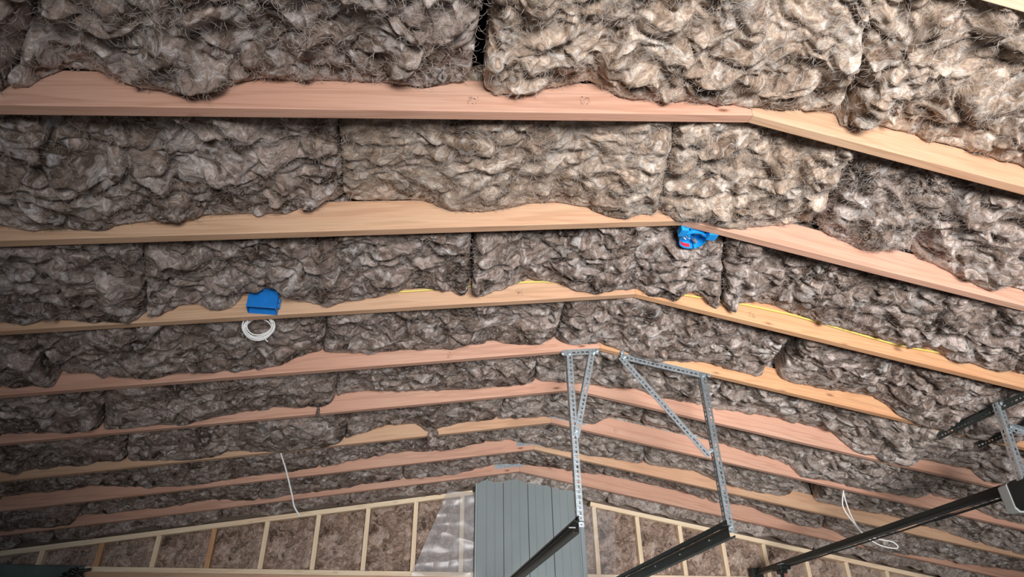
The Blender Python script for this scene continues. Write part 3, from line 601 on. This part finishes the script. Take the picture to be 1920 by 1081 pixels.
# ------------------------------------------------------------------ garage door opener
op = empty('garage_door_opener', (3.36, 3.0, 2.42), 'black garage door opener with long rail and chain at the right edge', 'garage door opener')
MB().box((3.33, 3.0, 2.545), (3.365, 5.93, 2.582)).box((3.318, 3.0, 2.540), (3.377, 5.93, 2.546)).build('rail', BLACK, op, bevel=.002)
body = MB(); ys = [3.06, 3.05, 3.0, 2.62, 2.57]; prf = [.07, .085, .10, .10, .09]
hs = []
sec = lambda y, w, z0, z1: [(3.347-w, y, z0+.02), (3.347-w+.02, y, z0), (3.347+w-.02, y, z0), (3.347+w, y, z0+.02), (3.347+w, y, z1-.02), (3.347+w-.03, y, z1), (3.347-w+.03, y, z1), (3.347-w, y, z1-.02)]
def loft(name, secs, mat):
    m = MB(); k = len(secs[0])
    for s_ in secs: m.v += s_
    for a in range(len(secs)-1):
        for i in range(k): j = (i+1) % k; m.f.append((a*k+i, a*k+j, (a+1)*k+j, (a+1)*k+i))
    m.f.append(tuple(range(k))); m.f.append(tuple((len(secs)-1)*k+i for i in range(k)))
    return m.build(name, mat, op, bevel=.004)
loft('motor_housing', [sec(2.98, .125, 2.405, 2.56), sec(2.60, .125, 2.40, 2.56), sec(2.56, .105, 2.415, 2.55)], BLACK)
loft('lamp_cover', [sec(3.07, .095, 2.425, 2.555), sec(3.05, .12, 2.405, 2.56), sec(2.985, .127, 2.398, 2.562)], plain('grey_lamp_cover', (.30, .31, .30), .5))
ch = MB()
P0 = Vector((3.30, 3.06, 2.500)); P1 = Vector((3.375, 5.52, 2.536))
for i in range(70):
    t = i/70*.24; c = P0.lerp(P1, t); ch.box(c-Vector((.004, .0038, .006)), c+Vector((.004, .0038, .006)))
    c2 = P0.lerp(P1, t+.0017); ch.box(c2-Vector((.0055, .0025, .004)), c2+Vector((.0055, .0025, .004)))
ch.tube([P0, P1], .0042, 6); ch.build('drive_chain', BLACK, op)
MB().tube([(3.36, 3.06, 2.535), (3.35, 4.0, 2.522), (3.36, 5.5, 2.537)], .0022, 6).build('return_cable', BLACK, op)
tl = MB().box((3.30, 5.42, 2.518), (3.395, 5.56, 2.552)).box((3.318, 5.45, 2.49), (3.375, 5.53, 2.52)); tro = tl.build('trolley', BLACK, op, bevel=.004)
MB().box((3.305, 5.41, 2.5525), (3.335, 5.47, 2.560)).build('trolley_clip', GALV, tro, bevel=.001)
MB().prism([(3.335, 5.50, 2.50), (3.365, 5.50, 2.50), (3.365, 5.50, 2.36), (3.335, 5.50, 2.36)], (0, .006, 0)).build('door_arm', BLACK, tro)
MB().cyl((3.35, 5.46, 2.50), (3.35, 5.46, 2.36), .003, 8).cyl((3.35, 5.46, 2.36), (3.35, 5.46, 2.33), .010, 10).build('release_cord', RED, op)
MB().box((3.30, 5.88, 2.52), (3.40, 5.94, 2.60)).build('header_bracket', BLACK, op, bevel=.003)
# its hanger
zi = float(zc(3.30))-.003
h = empty('opener_hanger', (3.3, 3.0, zi), 'perforated angle iron frame hanging the opener motor at the right edge', 'steel hanger')
m_support_angle = perf('support_angle', (3.285, 2.69, zi+.001), (3.285, 3.37, zi+.001), (1, 0, 0), (0, 0, -1), RAILM, h, w=.044)
zi2 = float(zc(3.56))-.003
m_support_angle = perf('support_angle', (3.545, 2.69, zi2-.001), (3.545, 3.37, zi2-.001), (1, 0, 0), (0, 0, -1), BLACK, h, w=.036)
m_hanger_post = perf('hanger_post', (3.270, 2.885, 2.968), (3.222, 2.885, 2.515), (1, 0, 0), (0, 1, 0), GALV, h, w=.034)
m_hanger_post = perf('hanger_post', (3.560, 2.885, zi2-.002), (3.475, 2.885, 2.515), (-1, 0, 0), (0, 1, 0), GALV, h, w=.034)
m_diagonal_brace = perf('diagonal_brace', (3.275, 2.878, 2.83), (3.55, 2.878, 2.76), (0, 0, -1), (0, -1, 0), GALV, h, w=.03)
for c in ((3.285, 2.875, 2.955), (3.283, 2.872, 2.82), (3.24, 2.875, 2.54)): bolt(c, h)
# ------------------------------------------------------------------ electrical boxes and cables
b = empty('outlet_box', (-.589, Y(3)-TK-.03, 3.10), 'square blue plastic outlet box nailed to the chord above a coil of white cable', 'electrical box')
xa, xb, za, zb = -.654, -.530, 3.066, 3.165; ya, yb = Y(3)-TK-.062, Y(3)-TK-.001; th = .003
m = MB().box((xa, ya, za), (xb, ya+th, zb)).box((xa, ya+th, zb-th), (xb, yb, zb)).box((xa, ya+th, za), (xa+th, yb, zb-th)).box((xb-th, ya+th, za), (xb, yb, zb-th)).box((xa+th, yb-th, za), (xb-th, yb, zb-th))
m.build('box_shell', BLUE, b, bevel=.0012)
m = MB()
for z in (3.092, 3.118): m.box((xb, ya+.02, z-.010), (xb+.010, ya+.028, z+.010)); m.cyl((xb+.006, ya+.024, z-.012), (xb+.006, ya+.024, z+.012), .0035, 8)
nbk = m.build('nail_bracket', BLUE, b)
MB().cyl((xb+.004, ya+.01, 3.12), (xb+.004, yb+.02, 3.12), .002, 8).cyl((xb+.004, ya+.01, 3.095), (xb+.004, yb+.02, 3.095), .002, 8).build('nail', GALV, nbk)
# coil of cable
m = MB(); yc = Y(3)+.012; r_ = random.Random(2)
for i in range(7):
    cx, cz = -.612+r_.uniform(-.006, .006), 3.035+r_.uniform(-.006, .006); ra = .058+r_.uniform(-.007, .006); yy = yc+i*.0045
    pts = [(cx+ra*math.cos(t)*1.05, yy+.004*math.sin(t*2+i), cz+ra*math.sin(t)) for t in np.linspace(.3+i, .3+i+2*math.pi, 40)]
    m.tube(pts, .0030, 7)
co = m.build('cable_coil', WHITE, smooth=True); tag(co, 'small round coil of white cable hanging below the square blue box', 'cable')
MB().tube(spline([(-.585, yc-.004, 2.998), (-.578, yc-.006, 2.985), (-.570, yc, 2.972), (-.566, yc, 2.965), (-.558, yc, 2.960)], 5), .0026, 6).build('cable_tail', WHITE, co, smooth=True)
co.children[0].matrix_parent_inverse = Matrix.Identity(4)
# round fan box
fx, fy, fz = 1.250, Y(2)+.075, 3.326
b = empty('ceiling_box', (fx, fy, fz), 'round bright blue ceiling box with red label inside, at the ridge of the second chord', 'electrical box')
BL2 = plain('bright_blue_plastic', (.012, .27, .68), .32, 0, .08, 30)
m = MB(); n = 40
def ring(r, z, y=0): return [(fx+r*math.cos(2*math.pi*i/n), fy+r*math.sin(2*math.pi*i/n), z) for i in range(n)]
rings = [ring(.060, fz+.045), ring(.060, fz), ring(.055, fz), ring(.055, fz+.041)]
for r in rings: m.v += r
for a in range(3):
    for i in range(n): j = (i+1) % n; m.f.append((a*n+i, a*n+j, (a+1)*n+j, (a+1)*n+i))
m.f.append(tuple(range(n))); m.f.append(tuple(3*n+i for i in range(n)))
m.build('box_shell', BL2, b, smooth=False)
m = MB()
m.box((fx-.070, Y(2)+.001, fz+.010), (fx+.070, Y(2)+.008, fz+.050))
m.box((fx-.082, Y(2)+.001, fz-.004), (fx-.048, Y(2)+.050, fz+.030)).box((fx+.045, Y(2)+.001, fz-.012), (fx+.088, Y(2)+.045, fz+.024))
m.box((fx-.035, Y(2)+.006, fz+.012), (fx+.035, fy-.05, fz+.04))
m.build('mounting_bracket', BL2, b, bevel=.003)
m = MB()
for i in range(12):
    t0 = math.radians(205+i*6); t1 = math.radians(205+(i+1)*6); r = .0545
    m.f.append(tuple(len(m.v)+q for q in range(4)))
    # inner wall on the far side faces the viewer
    t0, t1 = math.radians(80+i*5), math.radians(80+(i+1)*5)
    m.v += [(fx+r*math.cos(t0), fy+r*math.sin(t0), fz+.006), (fx+r*math.cos(t1), fy+r*math.sin(t1), fz+.006), (fx+r*math.cos(t1), fy+r*math.sin(t1), fz+.026), (fx+r*math.cos(t0), fy+r*math.sin(t0), fz+.026)]
m.build('red_label', RED, b, solid=.0008)
MB().cyl((fx+.028, fy+.042, fz-.006), (fx+.028, fy+.040, fz+.035), .008, 12).build('screw_boss', BL2, b)
MB().cyl((fx-.030, fy-.03, fz+.0), (fx-.030, fy-.03, fz+.035), .007, 12).build('screw_boss', BL2, b)
MB().cyl((fx+.028, fy+.042, fz-.014), (fx+.028, fy+.042, fz-.006), .004, 8).cyl((fx+.01, fy+.01, fz+.02), (fx+.028, fy+.022, fz+.012), .008, 10).build('screw', GALV, b)
MB().tube([(fx-.038, fy-.02, fz+.004), (fx-.005, fy+.012, fz+.02), (fx-.002, fy+.03, fz+.035)], .0016, 6).tube([(fx-.05, fy-.01, fz+.01), (fx-.03, fy+.004, fz+.008)], .0022, 6).tube(spline([(fx-.01, fy-.046, fz+.006), (fx+.014, fy-.05, fz+.004), (fx+.035, fy-.038, fz+.004)], 5), .0018, 6).build('wire', WHITE, b)
# cables
yy = Y(6)+.045
o = MB().tube(spline([(3.463, Y(6)-.01, 3.00), (3.450, yy-.03, 2.94), (3.432, yy, 2.828), (3.485, yy, 2.712), (3.552, yy, 2.618), (3.656, yy, 2.556), (3.770, yy, 2.536), (3.800, yy, 2.552), (3.765, yy, 2.583), (3.672, yy+.01, 2.601), (3.547, yy+.01, 2.640), (3.487, yy+.01, 2.770), (3.468, yy, 2.93), (3.468, Y(6)+.02, 3.02)], 8), .0048, 8).build('white_cable', WHITE, smooth=True)
tag(o, 'long drooping loop of white cable hanging from the chord on the right', 'cable')
yy = Y(6)+.02
o = MB().tube(spline([(-.705, Y(6)-.008, 3.08), (-.704, yy, 3.044), (-.665, yy, 2.96), (-.628, yy, 2.87), (-.588, yy, 2.765), (-.565, yy, 2.70), (-.520, yy, 2.640)], 8), .0055, 8).build('white_cable', WHITE, smooth=True)
tag(o, 'single white cable end hanging straight from the chord on the left', 'cable')
YW3 = Y(3)-TK-.010
pts = [(-.452, 3.168), (-.222, 3.197), (.042, 3.240), (.14, 3.259), (.40, 3.31), (.633, 3.352), (.9, 3.37), (1.163, 3.372), (1.441, 3.352), (1.731, 3.329), (1.906, 3.305), (2.051, 3.280), (2.481, 3.180), (2.63, 3.153), (2.846, 3.130), (3.1, 3.10)]
o = MB().tube(spline([(x, YW3, z+.0025) for i, (x, z) in enumerate(pts)], 6), .0045, 8).build('yellow_cable', YELLOW, smooth=True)
tag(o, 'yellow cable running along the third chord, showing between the wool and the wood', 'cable')

# ------------------------------------------------------------------ loose pieces of wool
def scrap(c, size, seed, label):
    n, m = 40, 40; U, Vv = np.meshgrid(np.linspace(0, 2*np.pi, n), np.linspace(.02, np.pi-.02, m), indexing='ij')
    P = np.stack([np.cos(U)*np.sin(Vv), np.sin(U)*np.sin(Vv), np.cos(Vv)], -1).reshape(-1, 3)
    Q = P*np.array(size)+np.array(c); k = min(size)/.05
    d = (.35*np.abs(perlin(Q/.03, seed))+.25*perlin(Q/.06, seed+3)); Pn = P*np.array(size)*(1+d[:, None]); Pn[:, 2] = np.where(Pn[:, 2] > 0, Pn[:, 2]*1.2, Pn[:, 2])
    o = link('wool_scrap', npmesh('wool_scrap', Pn, gridfaces(n, m)), WOOLS['dark']); o.location = c
    return tag(o, label, 'insulation')
scrap((.298, Y(6)-TK-.032, 3.175), (.032, .022, .058), 61, 'torn dark flap of wool drooping over the chord left of the steel hangers')
scrap((-.430, Y(5)-TK-.016, 3.085), (.010, .010, .028), 64, 'thin curl of wool hanging over the chord edge left of centre')
